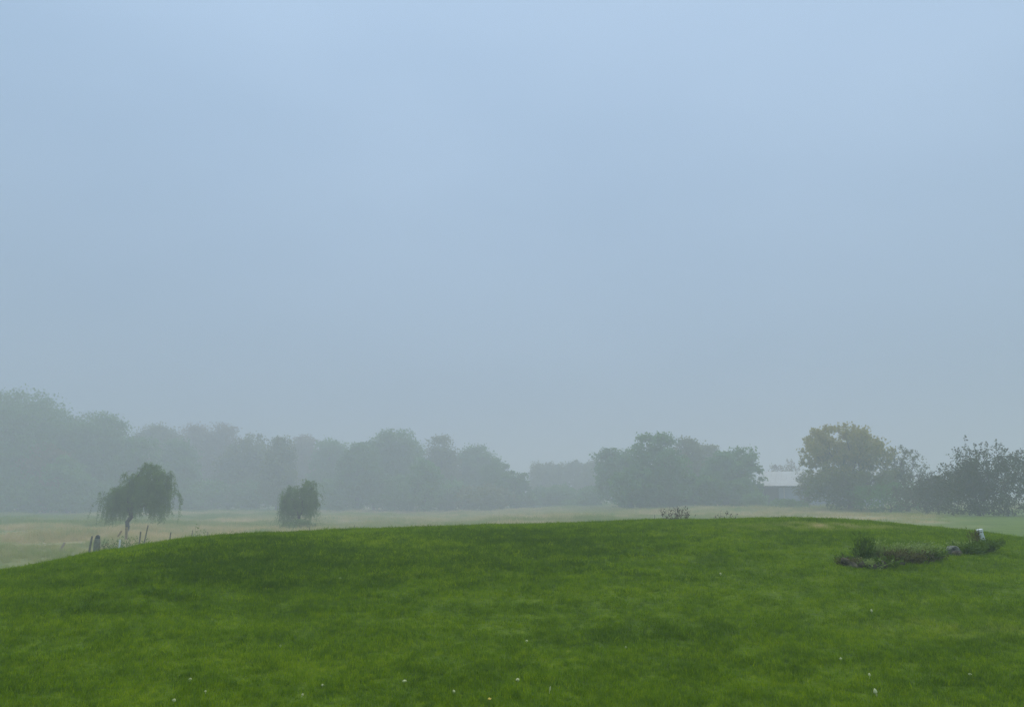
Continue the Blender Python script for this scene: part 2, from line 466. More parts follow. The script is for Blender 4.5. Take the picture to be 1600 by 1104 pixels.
seed_ct = [100]
def tree(name, label, px, top, wpx, Y, mat, cb=0.12, shape=0.25, tips=90, per=42, leaf=0.30, spread=0.045, trunk=0.4, group=None, cat='tree',
         bulge=0.28, fill=2.4, tintf=None, lean=(0, 0), nb=6, upright=0.0, flat=0.75, r0=None, dens=0, boxy=1.0):
    seed_ct[0] += 1
    rng = np.random.default_rng(seed_ct[0])
    Y = Y * KF; leaf = leaf * KF; upright = upright * KF
    base = ground_pt(px, Y)
    h = float(at(px, top, Y)[2] - base[2]); w = wpx / 1136.0 * Y
    if dens: tips = int(dens * h * w / KF ** 2)
    T = envelope_tips(rng, tips, h, w, cb, shape, nb, bulge, fill, boxy)
    T[:, 0] += lean[0] * T[:, 2] / h; T[:, 1] += lean[1] * T[:, 2] / h
    nodes, par, rad = skeleton(rng, h, T, trunk * h, (lean[0] * trunk, lean[1] * trunk), r0 or 0.022 * h + 0.02)
    root = empty(name, base, label, cat, group)
    mb = MB(); wood(nodes, par, rad, mb)
    sp = spread * h
    C = [T.repeat(per, 0)]
    P = T.repeat(per, 0) + np.clip(rng.normal(size=(tips * per, 3)), -1.7, 1.7) * sp * np.array([1.15, 1.15, flat]) * rng.uniform(0.55, 1.35, tips).repeat(per)[:, None]
    if upright > 0:                                          # long bare-ended shoots standing up from the crown
        up = T[np.argsort(T[:, 2] + rng.normal(size=tips) * 0.12 * h)[-int(tips * 0.6):]]
        Q = []
        for t in up:
            o = np.array([t[0], t[1], 0]) / (w * 0.5)
            d = np.array([o[0] * 0.7, o[1] * 0.7, 1.0]) + rng.normal(size=3) * 0.22
            d /= np.linalg.norm(d)
            L = upright * rng.uniform(0.5, 1.2)
            mb.tube([t, t + d * L], [0.012, 0.005], 3, cap=False)
            k = int(26 * L / upright)
            f = rng.uniform(0, 1, k) ** 0.8
            Q.append(t + d * (f * L)[:, None] + rng.normal(size=(k, 3)) * 0.05)
        P = np.concatenate([P] + Q)
    mb.build('trunk', M['bark'], root)
    P = P[P[:, 2] > 0.02 * h]
    # holes in the crown: drop the leaves inside a few random pockets
    if nb:
        for _ in range(nb):
            c = T[rng.integers(len(T))]
            P = P[np.linalg.norm(P - c, axis=1) > rng.uniform(0.5, 1.3) * sp]
    V, F = leaves(rng, P, leaf, leaf * 0.7, drop=0.3)
    tint = None
    if tintf: tint = np.clip(tintf(P / np.array([w * 0.5, w * 0.5, h]), rng), 0, 1)
    mesh_obj('crown', V, F, mat, root, tint=tint)
    return root

L_, G_ = 'trees of the foggy wood', None
WOOD = [  # px, top, width, depth, material, label
    (12, 620, 166, 128, 'leaf_green', 'tallest hazy broad tree of the wood, cut by the left picture edge', 'oak'),
    (146, 642, 123, 132, 'leaf_green', 'big round-topped hazy tree, second from the left edge of the wood'),
    (68, 690, 66, 122, 'leaf_rust', 'low brownish tree in front of the leftmost tall trees'),
    (106, 712, 57, 120, 'leaf_mid', 'low green tree in front of the round-topped tree at left'),
    (240, 664, 58, 158, 'leaf_olive', 'narrow hazy tree just right of the big round-topped one'),
    (205, 690, 66, 130, 'leaf_green', 'hazy tree rising directly behind the larger weeping willow'),
    (302, 666, 64, 170, 'leaf_rust', 'reddish hazy tree right of the larger willow, knobbly top'),
    (340, 668, 43, 170, 'leaf_rust', 'slim reddish hazy tree beside the knobbly-topped one'),
    (276, 690, 57, 140, 'leaf_green', 'green hazy tree behind the right side of larger willow'),
    (384, 680, 57, 146, 'leaf_olive', 'paler thin tree in the gap between the two willows'),
    (357, 704, 43, 148, 'leaf_olive', 'faint low tree left of the paler thin tree'),
    (432, 682, 45, 134, 'leaf_olive', 'pointed hazy tree above the left side of the smaller willow'),
    (472, 680, 49, 174, 'leaf_rust', 'reddish hazy tree straight above the smaller willow'),
    (514, 678, 53, 156, 'leaf_mid', 'green hazy tree just right of the smaller willow'),
    (558, 674, 55, 134, 'leaf_green', 'round hazy tree left of the middle peak of the wood'),
    (607, 671, 66, 144, 'leaf_green', 'hazy tree forming the middle peak of the wood'),
    (584, 700, 57, 150, 'leaf_mid', 'lower green tree in front of the middle peak of the wood'),
    (640, 694, 53, 156, 'leaf_mid', 'hazy tree sloping down right of the middle peak'),
    (690, 686, 47, 148, 'leaf_olive', 'separate knob-topped hazy tree right of the middle peak'),
    (664, 712, 47, 126, 'leaf_mid', 'lower green tree before the knob-topped hazy tree'),
    (742, 692, 60, 154, 'leaf_green', 'dome-topped hazy tree near the right end of the wood'),
    (776, 716, 45, 142, 'leaf_green', 'shorter hazy tree right of the dome-topped one'),
    (806, 738, 41, 134, 'leaf_green', 'last and lowest hazy tree at the right end of the wood'),
    (858, 717, 62, 175, 'leaf_olive', 'faint flat-topped tree in the low gap of the skyline'),
    (905, 720, 53, 178, 'leaf_olive', 'faint tree beside the thin bright gap left of the dark grove'),
    (933, 722, 41, 172, 'leaf_olive', 'faint tree half hidden behind left side of the dark grove'),
]
for it in WOOD:
    px, top, w, Y, m, lab = it[:6]
    tree('woodland_tree', lab, px, top, w * 1.04, Y * 1.07, M[m], cb=0.05, shape=0.12, dens=2.1, per=74, leaf=0.46, spread=0.042, trunk=0.5, group=L_, boxy=0.95, bulge=0.4, nb=9)
UNDER = [
    (30, 742, 90, 118, 'leaf_green', 'dark hazy bush at the foot of the leftmost tall tree'),
    (130, 748, 80, 122, 'leaf_green', 'hazy bush left of the larger willow under round-topped tree'),
    (310, 748, 90, 138, 'leaf_mid', 'hazy bush right of the larger willow at the wood edge'),
    (395, 752, 80, 140, 'leaf_green', 'hazy bush just left of the smaller willow at the wood edge'),
    (530, 748, 90, 136, 'leaf_mid', 'hazy bush just right of the smaller willow at the wood edge'),
    (625, 746, 90, 134, 'leaf_green', 'hazy bush below the middle peak of the wood'),
    (705, 750, 60, 134, 'leaf_mid', 'hazy bush below the knob-topped hazy tree'),
    (755, 758, 80, 128, 'leaf_olive', 'darker round bush below the dome-topped hazy tree'),
    (822, 770, 60, 140, 'leaf_mid', 'low bush at the right end of the wood'),
    (876, 758, 44, 140, 'leaf_green', 'small pointed bush below the faint flat-topped tree'),
    (846, 764, 44, 142, 'leaf_green', 'round bush left of the small pointed bush'),
    (924, 762, 36, 132, 'leaf_green', 'small round bush at the left foot of the dark grove'),
    (902, 782, 46, 136, 'leaf_mid', 'very low green bush under the thin bright gap'),
]
for px, top, w, Y, m, lab in UNDER:
    tree('bush', lab, px, top, w, Y * 1.07, M[m], cb=0.0, shape=0.15, tips=100, per=55, leaf=0.5, spread=0.09, trunk=0.3, group='bushes along the wood edge', cat='bush')
GROVE = [
    (968, 692, 56, 124, 'leaf_green', 'leftmost tree of the dark grove, with small sky holes near its top'),
    (1022, 683, 80, 108, 'leaf_green', 'tallest dome-shaped tree of the dark grove'),
    (1078, 688, 58, 122, 'leaf_olive', 'middle flat-topped tree of the dark grove'),
    (1110, 697, 42, 132, 'leaf_olive', 'narrow tree in the dip of the dark grove'),
    (1143, 699, 68, 110, 'leaf_green', 'rightmost round tree of the dark grove, left of the shed'),
    (1000, 735, 70, 106, 'leaf_green', 'low leafy tree at left front of the dark grove'),
    (1095, 738, 80, 106, 'leaf_green', 'low leafy tree at middle front of the dark grove'),
    (1162, 747, 36, 104, 'leaf_green', 'low leafy tree beside the left end of the shed'),
]
for px, top, w, Y, m, lab in GROVE:
    tree('grove_tree', lab, px, top, w * 1.05, Y, M[m], cb=0.03, shape=0.12, tips=230, per=64, leaf=0.40, spread=0.042, trunk=0.45, group='dark grove left of the shed', bulge=0.5, nb=10)
tree('distant_tree', 'faint small tree peeking over the shed roof at left', 1214, 724, 34, 150, M['leaf_rust'], tips=50, per=40, leaf=0.3, group='faint trees behind the shed')
tree('distant_tree', 'faint bare-topped tree behind the right end of shed roof', 1243, 717, 30, 150, M['leaf_rust'], tips=40, per=22, leaf=0.3, upright=1.2, group='faint trees behind the shed')
tree('small_tree', 'small yellowish tree overlapping the right end of the shed', 1263, 730, 32, 92, M['leaf_pale'], cb=0.1, tips=70, per=36, leaf=0.2, spread=0.06)
def top_yellow(q, rng): return 0.5 + 1.7 * (q[:, 2] - 0.50) + 0.25 * rng.normal(size=len(q)) * (q[:, 2] > 0.45)
tree('yellowing_tree', 'large broad tree with yellowing top right of the shed', 1327, 664, 146, 80, M['leaf_yellow'], cb=0.06, shape=0.05, tips=380, per=60, leaf=0.27, spread=0.036,
     trunk=0.35, tintf=top_yellow, bulge=0.2, nb=34, upright=0.5, fill=1.9, boxy=0.72)
tree('small_tree', 'small pale yellow tree beside the right of the yellowing tree', 1418, 700, 54, 78, M['leaf_pale'], cb=0.2, tips=90, per=26, leaf=0.17, spread=0.055, upright=0.4, bulge=0.4)
def rusty(q, rng): return 0.35 + 0.35 * rng.normal(size=len(q))
tree('bush', 'brownish bush between the yellowing tree and the right dark tree', 1448, 738, 90, 68, M['leaf_apple'], cb=0.0, shape=0.2, tips=120, per=40, leaf=0.16, spread=0.075, trunk=0.25, tintf=rusty, cat='bush', upright=0.35)
tree('bush', 'dark green bush at the foot of the yellowing tree, right side', 1392, 752, 90, 72, M['leaf_green'], cb=0.0, shape=0.2, tips=110, per=42, leaf=0.17, spread=0.08, trunk=0.25, cat='bush')
tree('bush', 'low bush at the left end of the shed below the grove', 1184, 768, 34, 100, M['leaf_green'], cb=0.0, shape=0.2, tips=70, per=46, leaf=0.24, spread=0.1, trunk=0.25, cat='bush')
tree('bush', 'low dark bush in front of the shed wall', 1228, 779, 60, 92, M['leaf_green'], cb=0.0, shape=0.2, tips=70, per=42, leaf=0.2, spread=0.1, trunk=0.25, cat='bush')
tree('bush', 'loose dull bush filling the gap left of the spiky fruit tree', 1466, 744, 62, 61, M['leaf_apple'], cb=0.0, shape=0.2, tips=110, per=40, leaf=0.15, spread=0.08, trunk=0.25, tintf=rusty, cat='bush', upright=0.4)
tree('bush', 'small dark bush at the foot of the dark grove behind the twiggy shrub', 1054, 768, 50, 108, M['leaf_green'], cb=0.0, shape=0.2, tips=70, per=50, leaf=0.3, spread=0.1, trunk=0.25, cat='bush')
tree('fruit_tree', 'dark spreading fruit tree with spiky shoots near right edge', 1530, 704, 118, 54, M['leaf_apple'], cb=-0.12, shape=0.1, tips=290, per=48, leaf=0.15, spread=0.05,
     trunk=0.16, tintf=lambda q, r: 0.25 + 0.3 * r.normal(size=len(q)) * (q[:, 2] > 0.4), upright=0.95, bulge=0.5, nb=12, fill=1.7)
tree('fruit_tree', 'loose thin-leaved tree cut by the right picture edge', 1612, 718, 80, 57, M['leaf_apple'], cb=0.36, tips=110, per=34, leaf=0.12, spread=0.05, upright=0.6, trunk=0.3, nb=6)

# ------------------------------------------------------------------ weeping willows
def willow(label, px, Y, top, lobes, strands, bottom, seed, bushy):
    """lobes: leafy masses as (column, row, half width, half height) in photograph pixels, turned into metres at the tree's distance"""
    rng = np.random.default_rng(seed)
    Y = Y * KF
    base = ground_pt(px, Y)
    h = float(at(px, top, Y)[2] - base[2]); k = Y / 1136.0
    root = empty('weeping_willow', base, label, 'tree', 'weeping willows in the meadow')
    T, O = [], []
    tot = sum(l[2] * l[3] for l in lobes)
    for cx, cy, rx, ry in lobes:
        n = int(150 * rx * ry / tot) + 4
        c = at(cx, cy, Y) - base
        d = rng.normal(size=(n, 3)); d /= np.linalg.norm(d, axis=1, keepdims=True)
        d *= rng.uniform(0, 1, (n, 1)) ** 0.4
        T.append(c + d * np.array([rx, (rx + 22) * 0.5, ry]) * k)
        O.append(np.stack([d[:, 0], d[:, 1]], 1))
    T = np.concatenate(T); O = np.concatenate(O); n = len(T)
    nodes, par, rad = skeleton(rng, h, T, 0.30 * h, (0.02 * h, 0), 0.026 * h)
    mb = MB(); wood(nodes, par, rad, mb); mb.build('trunk', M['bark'], root)
    PP = []
    sb = MB()
    for _ in range(strands):
        i = rng.integers(n)
        t = T[i] + rng.normal(size=3) * 0.02 * h
        o = O[i] + rng.normal(size=2) * 0.25
        reach = rng.uniform(0.02, 0.10) * h
        zb = (bottom + 0.05 - 0.16 * min(1.0, abs(t[0] - 0.12 * h) / (0.45 * h))) * h * rng.uniform(0.7, 1.7)
        L = min(t[2] - zb, (0.10 + 0.42 * rng.uniform() ** 1.3) * h)
        if L < 0.05 * h: continue
        m = max(6, int(L / 0.06))
        f = np.linspace(0, 1, m)
        sway = rng.normal(size=2) * 0.035 * h
        arc = 1 - np.exp(-4 * f)
        x = t[0] + o[0] * reach * arc + sway[0] * f ** 2; y = t[1] + o[1] * reach * arc + sway[1] * f ** 2
        z = t[2] + 0.035 * h * np.sin(np.clip(f * 5, 0, math.pi)) - L * f ** 1.25
        S = np.stack([x, y, z], 1)
        sb.tube(S[::5], [0.008] * len(S[::5]), 3, cap=False)
        PP.append(S + rng.normal(size=S.shape) * 0.03)
        PP.append(S + rng.normal(size=S.shape) * 0.05)
    if bushy:
        Q = rng.normal(size=(2200, 3)) * np.array([0.22 * h, 0.2 * h, 0.08 * h]) + np.array([0, 0, 0.08 * h])
        PP.append(Q[Q[:, 2] > 0.02])
    PP.append(T.repeat(12, 0) + rng.normal(size=(n * 12, 3)) * 0.025 * h)
    P = np.concatenate(PP)
    V, F = leaves(rng, P, 0.17, 0.05, drop=1.5)
    cr = mesh_obj('crown', V, F, M['leaf_willow'], root)
    sb.build('hanging_branches', M['leaf_willow'], cr)
willow('larger weeping willow with a short leaning trunk at left', 203, 52, 716,
       [(242, 728, 19, 8), (214, 747, 22, 13), (190, 760, 19, 13), (257, 744, 12, 14), (174, 778, 14, 12), (222, 772, 32, 18), (258, 766, 14, 16), (240, 750, 26, 16), (200, 782, 30, 10)], 820, 0.26, 7, False)
willow('smaller bushy weeping willow standing in the meadow', 466, 60, 747,
       [(483, 756, 12, 6), (464, 768, 18, 9), (447, 780, 9, 8), (488, 772, 8, 9), (470, 786, 18, 9), (495, 784, 5, 4), (458, 790, 14, 8)], 380, 0.22, 8, True)

tree('bush', 'low hazy bush hugging the foot of the smaller willow', 468, 811, 50, 58, M['leaf_willow'], cb=0.0, shape=0.2, tips=60, per=40, leaf=0.16, spread=0.12, trunk=0.25, cat='bush')

# ------------------------------------------------------------------ shed
def shed():
    base = ground_pt(1188, 112 * KF)
    root = empty('shed', base, 'long low shed with pale metal roof and blue-grey wall among trees', 'building')
    a = math.radians(24)
    ux = np.array([math.cos(a), -math.sin(a), 0]); uy = np.array([math.sin(a), math.cos(a), 0]); uz = np.array([0, 0, 1.0])
    ax = np.array([ux, uy, uz])
    eave = float(at(1188, 758, 112 * KF)[2] - base[2]); L, W, rise = 20.0, 12.0, 2.5
    def q(x, y, z): return ux * x + uy * y + uz * z
    mb = MB()      # four walls with a gable at each end, as one shell
    V = [q(0, 0, -.4), q(L, 0, -.4), q(L, W, -.4), q(0, W, -.4), q(0, 0, eave), q(L, 0, eave), q(L, W, eave), q(0, W, eave), q(0, W / 2, eave + rise), q(L, W / 2, eave + rise)]
    mesh_obj('wall', V, [(0, 1, 5, 4), (2, 3, 7, 6), (1, 2, 6, 9, 5), (3, 0, 4, 8, 7)], M['wall'], root)
    o = 0.45
    for sgn in (0, 1):
        y0 = -o if sgn == 0 else W + o
        zo = eave - o * rise / (W / 2)
        t = 0.09
        pts = [q(-o, y0, zo), q(L + o, y0, zo), q(L + o, W / 2, eave + rise), q(-o, W / 2, eave + rise)]
        V = [p + uz * 0.02 for p in pts] + [p + uz * (0.02 + t) for p in pts]
        rf = mesh_obj('roof', V, [(0, 1, 2, 3), (7, 6, 5, 4), (0, 4, 5, 1), (1, 5, 6, 2), (2, 6, 7, 3), (3, 7, 4, 0)], M['roof'], root)
        rb = MB()
        k = 0.0
        while k < L + o:                                     # standing seams
            p0, p1 = q(k, y0 * 0.98, zo + t + 0.03), q(k, W / 2, eave + rise + t + 0.03)
            rb.tube([p0, p1], [0.03, 0.03], 4)
            k += 0.9
        rb.build('roof_seams', M['roof'], rf)
        fb = MB(); fb.box(q(L / 2, y0 + (0.03 if sgn == 0 else -0.03), zo - 0.06), (L / 2 + o, 0.03, 0.1), ax)
        fb.build('fascia', M['dark'], root)
    mb = MB(); mb.box(q(2.0, -0.04, eave * 0.45), (1.3, 0.05, eave * 0.45), ax); mb.build('door', M['dark'], root)
    for x in (4.2,):
        mb = MB(); mb.box(q(x, -0.12, eave * 0.5 - 0.1), (0.08, 0.06, eave * 0.5 - 0.1), ax); mb.build('post', M['roof'], root)
    mb = MB(); mb.box(q(8.0, -0.03, eave * 0.6), (0.6, 0.04, 0.45), ax); mb.build('window', M['dark'], root)
shed()

# ------------------------------------------------------------------ plants, weeds, rocks
def plant(name, label, px, py, hpx, wpx, mat, stems=40, per=14, leaf=0.08, lw=0.35, spread_up=0.6, group=None, cat='plant', base=None, seed=None, bend=0.25, tuft=False, stem_mat=None):
    seed_ct[0] += 1
    rng = np.random.default_rng(seed_ct[0] if seed is None else seed)
    if base is None: leaf = leaf * 0.72
    base = hit(px, py) if base is None else base
    sc = base[1] / 1136.0
    h, w = hpx * sc, wpx * sc
    root = empty(name, base, label, cat, group)
    sb = MB(); PP = []; BB = []
    for k in range(stems):
        o = rng.normal(size=2) * 0.16 * w
        tip = np.array([o[0] + rng.normal() * 0.28 * w * spread_up, o[1] + rng.normal() * 0.2 * w * spread_up, h * rng.uniform(0.45, 1.0)])
        b0 = np.array([o[0], o[1] * 0.7, -0.04])
        mid = (b0 + tip) / 2 + np.array([0, 0, bend * h * 0.4])
        t = np.linspace(0, 1, 5)[:, None]
        C = (1 - t) ** 2 * b0 + 2 * t * (1 - t) * mid + t ** 2 * tip
        sb.tube(C, [0.007, 0.006, 0.005, 0.004, 0.003], 3, cap=False)
        f = rng.uniform(0.12, 1.0, per)[:, None]
        PP.append((1 - f) ** 2 * b0 + 2 * f * (1 - f) * mid + f ** 2 * tip + rng.normal(size=(per, 3)) * leaf * 0.25)
        BB.append(np.tile((tip - b0) / (np.linalg.norm(tip - b0)) * 1.1, (per, 1)))
    P = np.concatenate(PP)
    g = H(base[0] + P[:, 0], base[1] + P[:, 1]) - base[2]
    P[:, 2] = np.maximum(P[:, 2], g + 0.02)
    V, F = leaves(rng, P, leaf, leaf * lw, bias=np.concatenate(BB))
    sb.build('stems', stem_mat or mat, root)
    mesh_obj('leaves', V, F, mat, root)
    return root
def rock(label, px, py, wpx, hpx, mat, group=None, seed=0):
    import bmesh
    base = hit(px, py); sc = base[1] / 1136.0
    bm = bmesh.new(); bmesh.ops.create_icosphere(bm, subdivisions=3, radius=1.0)
    rng = np.random.default_rng(seed)
    planes = rng.normal(size=(11, 3)); planes /= np.linalg.norm(planes, axis=1, keepdims=True)
    offs = rng.uniform(0.55, 0.9, 11)
    ph = rng.uniform(0, 6, 3)
    for v in bm.verts:
        c = np.array(v.co)
        for p, d in zip(planes, offs):
            e = c @ p - d
            if e > 0: c = c - p * e * 0.85
        c = c * (1 + 0.05 * math.sin(c[0] * 7 + ph[0]) * math.sin(c[1] * 6 + ph[1]) * math.sin(c[2] * 8 + ph[2]))
        v.co = (c[0] * wpx * sc * 0.6, c[1] * wpx * sc * 0.5, c[2] * hpx * sc * 0.75 + hpx * sc * 0.32)
    me = bpy.data.meshes.new('rock'); bm.to_mesh(me); bm.free()
    me.materials.append(mat)
    o = bpy.data.objects.new('rock', me); col.objects.link(o)
    o.location = tuple(base); o.rotation_euler[2] = 0
    tag(o, label, 'rock', group)

RG = 'dark rocks edging the weedy bed'
for i, (px, py, w, hh) in enumerate([(1321, 885, 15, 13), (1334, 888, 13, 9), (1348, 888, 12, 10), (1362, 889, 14, 9), (1379, 888, 13, 11), (1394, 886, 12, 9), (1408, 884, 10, 7), (1328, 879, 11, 10), (1385, 881, 12, 9)]):
    rock(['dark rock at the left end of the weedy bed', 'small rock second from the left end of the bed edge', 'rock at the foot of the tall upright herb', 'flat rock just right of the tall herb foot',
          'bulky rock in the middle front of the bed', 'rock right of the bulky middle one in the bed', 'rightmost small rock of the bed edge', 'rock behind the left end rock of the bed',
          'rock behind the bulky middle one in the bed'][i], px, py, w, hh, M['rock_dark'], RG, 40 + i)
rock('pale-topped boulder between the weedy bed and the white pipe', 1492, 867, 19, 15, M['rock_pale'], None, 63)
rock('small dark rock at the foot of pale-topped boulder', 1497, 869, 15, 8, M['rock_dark'], None, 61)
plant('herb_clump', 'tall dark upright herb at left of the weedy bed', 1350, 880, 42, 28, M['herb'], 34, 16, 0.12, 0.18, 0.6)
plant('herb_clump', 'lighter feathery herb right behind the tall dark one', 1370, 878, 32, 30, M['sage'], 50, 14, 0.07, 0.25, 0.8)
plant('herb_clump', 'low green leaves spilling over the left rocks', 1318, 882, 13, 22, M['herb'], 30, 14, 0.08, 0.45, 1.0)
plant('herb_clump', 'brown withered clump in the middle of the weedy bed', 1396, 880, 20, 44, M['dead'], 80, 14, 0.07, 0.3, 1.0)
plant('herb_clump', 'grey-green mounded herb in the middle of bed', 1412, 876, 24, 40, M['sage'], 90, 16, 0.07, 0.35, 1.0)
plant('herb_clump', 'brown green withered clump before the pale mounded herb', 1425, 880, 17, 40, M['dead'], 70, 14, 0.07, 0.3, 1.0)
plant('herb_clump', 'palest mounded herb at the right of the weedy bed', 1436, 873, 23, 46, M['sage'], 110, 18, 0.07, 0.35, 1.0)
plant('herb_clump', 'dark low weeds at the right end of the weedy bed', 1456, 873, 13, 34, M['herb'], 60, 14, 0.08, 0.35, 1.0)
plant('herb_clump', 'thin pale grass stalks left of the pale boulder', 1469, 862, 13, 14, M['sage'], 10, 8, 0.07, 0.15, 1.2)
plant('herb_clump', 'low green weeds just right of the pale boulder', 1508, 866, 14, 34, M['herb'], 70, 14, 0.08, 0.35, 1.0)
plant('herb_clump', 'grey-green weeds behind the pale boulder', 1503, 860, 13, 30, M['sage'], 40, 14, 0.07, 0.3, 1.0)
plant('herb_clump', 'withered brown stalks left of the white pipe', 1525, 853, 24, 16, M['dead'], 26, 10, 0.08, 0.2, 0.7)
plant('herb_clump', 'dark bushy weeds at the foot of white pipe', 1541, 861, 16, 36, M['herb'], 110, 16, 0.08, 0.35, 1.0)
plant('herb_clump', 'low weeds between the boulder and the white pipe', 1525, 864, 12, 30, M['herb'], 60, 14, 0.08, 0.35, 1.0)
plant('herb_clump', 'grey-brown weeds growing over the left end rocks of the bed', 1328, 885, 12, 26, M['dead'], 60, 12, 0.07, 0.3, 1.2)
plant('herb_clump', 'grey-green weeds over the rocks below the tall herb', 1360, 887, 13, 34, M['sage'], 46, 12, 0.07, 0.3, 1.2)
plant('herb_clump', 'dark weeds over the rocks right of the tall herb', 1384, 886, 14, 34, M['herb'], 60, 12, 0.08, 0.3, 1.2)
plant('herb_clump', 'small dark lone tuft right of the white pipe', 1567, 852, 9, 7, M['herb'], 26, 10, 0.07, 0.3, 0.8)

# ------------------------------------------------------------------ white capped pipe
def pipe():
    base = hit(1537, 848)
    sc = base[1] / 1136.0
    root = empty('vent_pipe', base, 'white capped plastic pipe leaning slightly left on the mound', 'pipe')
    r, hh = 3.6 * sc, 19.5 * sc
    tip = np.array([-4.2 * sc, 0, hh])
    mb = MB(); mb.tube([-0.15 * tip, tip * 0.82], [r, r], 20); mb.build('pipe_shaft', M['pvc'], root)
    mb = MB(); mb.tube([tip * 0.80, tip * 0.985, tip], [r * 1.18, r * 1.18, r * 1.02], 20); mb.build('pipe_cap', M['pvc'], root)
pipe()

# ------------------------------------------------------------------ old fence posts and odds and ends by the larger willow
def post(label, px, ytop, ybase, wpx, dx=0, Y=46, mat='wood_grey', wire=False):
    Y = Y * KF
    g = ground_pt(px, Y)
    top = at(px + dx, ytop, Y)
    d = top - g
    r = wpx * 0.38 * Y / 1136.0
    rng = np.random.default_rng(int(px))
    mb = MB()
    pts = [g - d * 0.12 - g, d * 0.3 + rng.normal(size=3) * 0.01, d * 0.7 + rng.normal(size=3) * 0.01, d]
    mb.tube(pts, [r * 1.1, r, r * 0.97, r * 0.85], 8)
    o = mb.build('fence_post', M[mat], None, g)
    tag(o, label, 'post', 'old posts behind the mound')
post('short stub post left of the other posts in the straw meadow', 101, 847, 862, 4.0, Y=38, mat='wood_tan')
post('thick upright post left of the dark-headed bin', 143, 837, 860, 4.0, 1, Y=28)
post('thin post touching the left of the dark-headed bin', 151, 839, 860, 2.2, 1, Y=28)
post('faint post beside the leaning stake under the willow', 220, 830, 846, 3.0, 0, Y=28)
post('long stake leaning right under the larger willow', 224, 820, 846, 2.4, 7.5, Y=28)
post('bent stub post right of the larger willow', 266, 831, 842, 2.6, 1, Y=28)
post('thin peg left of the small sapling on the mound edge', 300, 828, 838, 1.8, 1, Y=28)
post('tiny peg right of the small sapling on the mound edge', 325, 830, 838, 1.6, 0, Y=28)
post('tiny peg on the horizon near the smaller willow', 483, 823, 832, 1.5, 1, Y=28)
post('thin peg at the left of the bright turf patch', 553, 820, 830, 1.5, 1, Y=28)
post('thin peg left of the grey twiggy shrub on the crest', 1023, 804, 815, 1.4, 0, Y=28)

def bin_():
    Y = 28 * KF; g = ground_pt(157, Y); k = Y / 1136.0
    root = empty('bin', g, 'grey barrel bin with a dark lid beside the old posts', 'bin')
    top = float(at(157, 841, Y)[2] - g[2])
    mb = MB(); mb.tube([(0, 0, -0.1), (0, 0, top * 0.45), (0, 0, top * 0.9), (0, 0, top)], [4.2 * k, 4.8 * k, 4.4 * k, 3.6 * k], 18); mb.build('barrel', M['wood_grey'], root, smooth=False)
    mb = MB(); mb.tube([(0, 0, top + 0.004), (0, 0, top + 0.10), (0, 0, top + 0.16)], [3.4 * k, 3.0 * k, 1.2 * k], 16); mb.build('lid', M['dark'], root)
bin_()
def board(label, p0, p1, wpx, Y, mat):
    Y = Y * KF
    a, b = at(*p0, Y), at(*p1, Y)
    g = ground_pt(p0[0], Y)
    d = b - a; L = np.linalg.norm(d); d = d / L
    n = np.array([0, 1.0, 0]); s = np.cross(d, n)
    a = a.copy(); 
    mb = MB(); mb.box((a + b) / 2 - g, (wpx * 0.5 * Y / 1136.0, 0.02, L / 2), np.array([s, n, d]))
    tag(mb.build('wooden_board', M[mat], None, g), label, 'board', 'pale boards under the larger willow')
board('short pale board slanting under the larger willow', (184, 838), (190, 829), 2.0, 29, 'wood_tan')
board('upright pale board against the willow trunk', (197, 842), (198, 823), 3.4, 29, 'wood_tan')
def pail():
    Y = 28.5 * KF; g = ground_pt(192, Y); z = float(at(192, 842.5, Y)[2] - g[2])
    mb = MB(); mb.tube([(0, 0, -0.02), (0, 0, 0.06), (0, 0, z)], [0.03, 0.034, 0.04], 14)
    tag(mb.build('pail', M['pvc'], None, g), 'small white pail in the weeds below the willow trunk', 'pail')
pail()
def fplant(label, px, ytop, Y, wpx, mat, **kw):
    Y = Y * KF
    g = ground_pt(px, Y)
    hpx = (float(at(px, ytop, Y)[2]) - g[2]) * 1136.0 / Y
    plant('weed_clump', label, px, 0, hpx, wpx, mat, base=g, **kw)
fplant('leafy weeds around the boards below the willow', 197, 837, 29.5, 50, M['leaf_willow'], stems=130, per=16, leaf=0.12, lw=0.4, spread_up=1.0)
fplant('dark small weed right of the dark-headed bin', 168, 846, 28, 12, M['dead'], stems=26, per=12, leaf=0.1, lw=0.4)
fplant('pale weeds between the bin and the boards', 178, 849, 28, 22, M['sage'], stems=40, per=10, leaf=0.1, lw=0.3)
fplant('small thin sapling on the mound edge between the willows', 315, 817, 28, 13, M['leaf_willow'], stems=14, per=12, leaf=0.1, lw=0.4, spread_up=0.9)
fplant('tiny leafy weed on the mound edge right of the sapling', 352, 822, 28, 10, M['leaf_willow'], stems=10, per=9, leaf=0.1, lw=0.4, spread_up=0.9)
fplant('grey-red twiggy shrub on the crest before the dark grove', 1056, 790, 27, 40, M['twig'], stems=95, per=18, leaf=0.13, lw=0.3, spread_up=0.9)
fplant('small reddish twiggy weed right of the twiggy shrub', 1127, 799, 27, 22, M['twig'], stems=36, per=16, leaf=0.12, lw=0.3, spread_up=1.3)

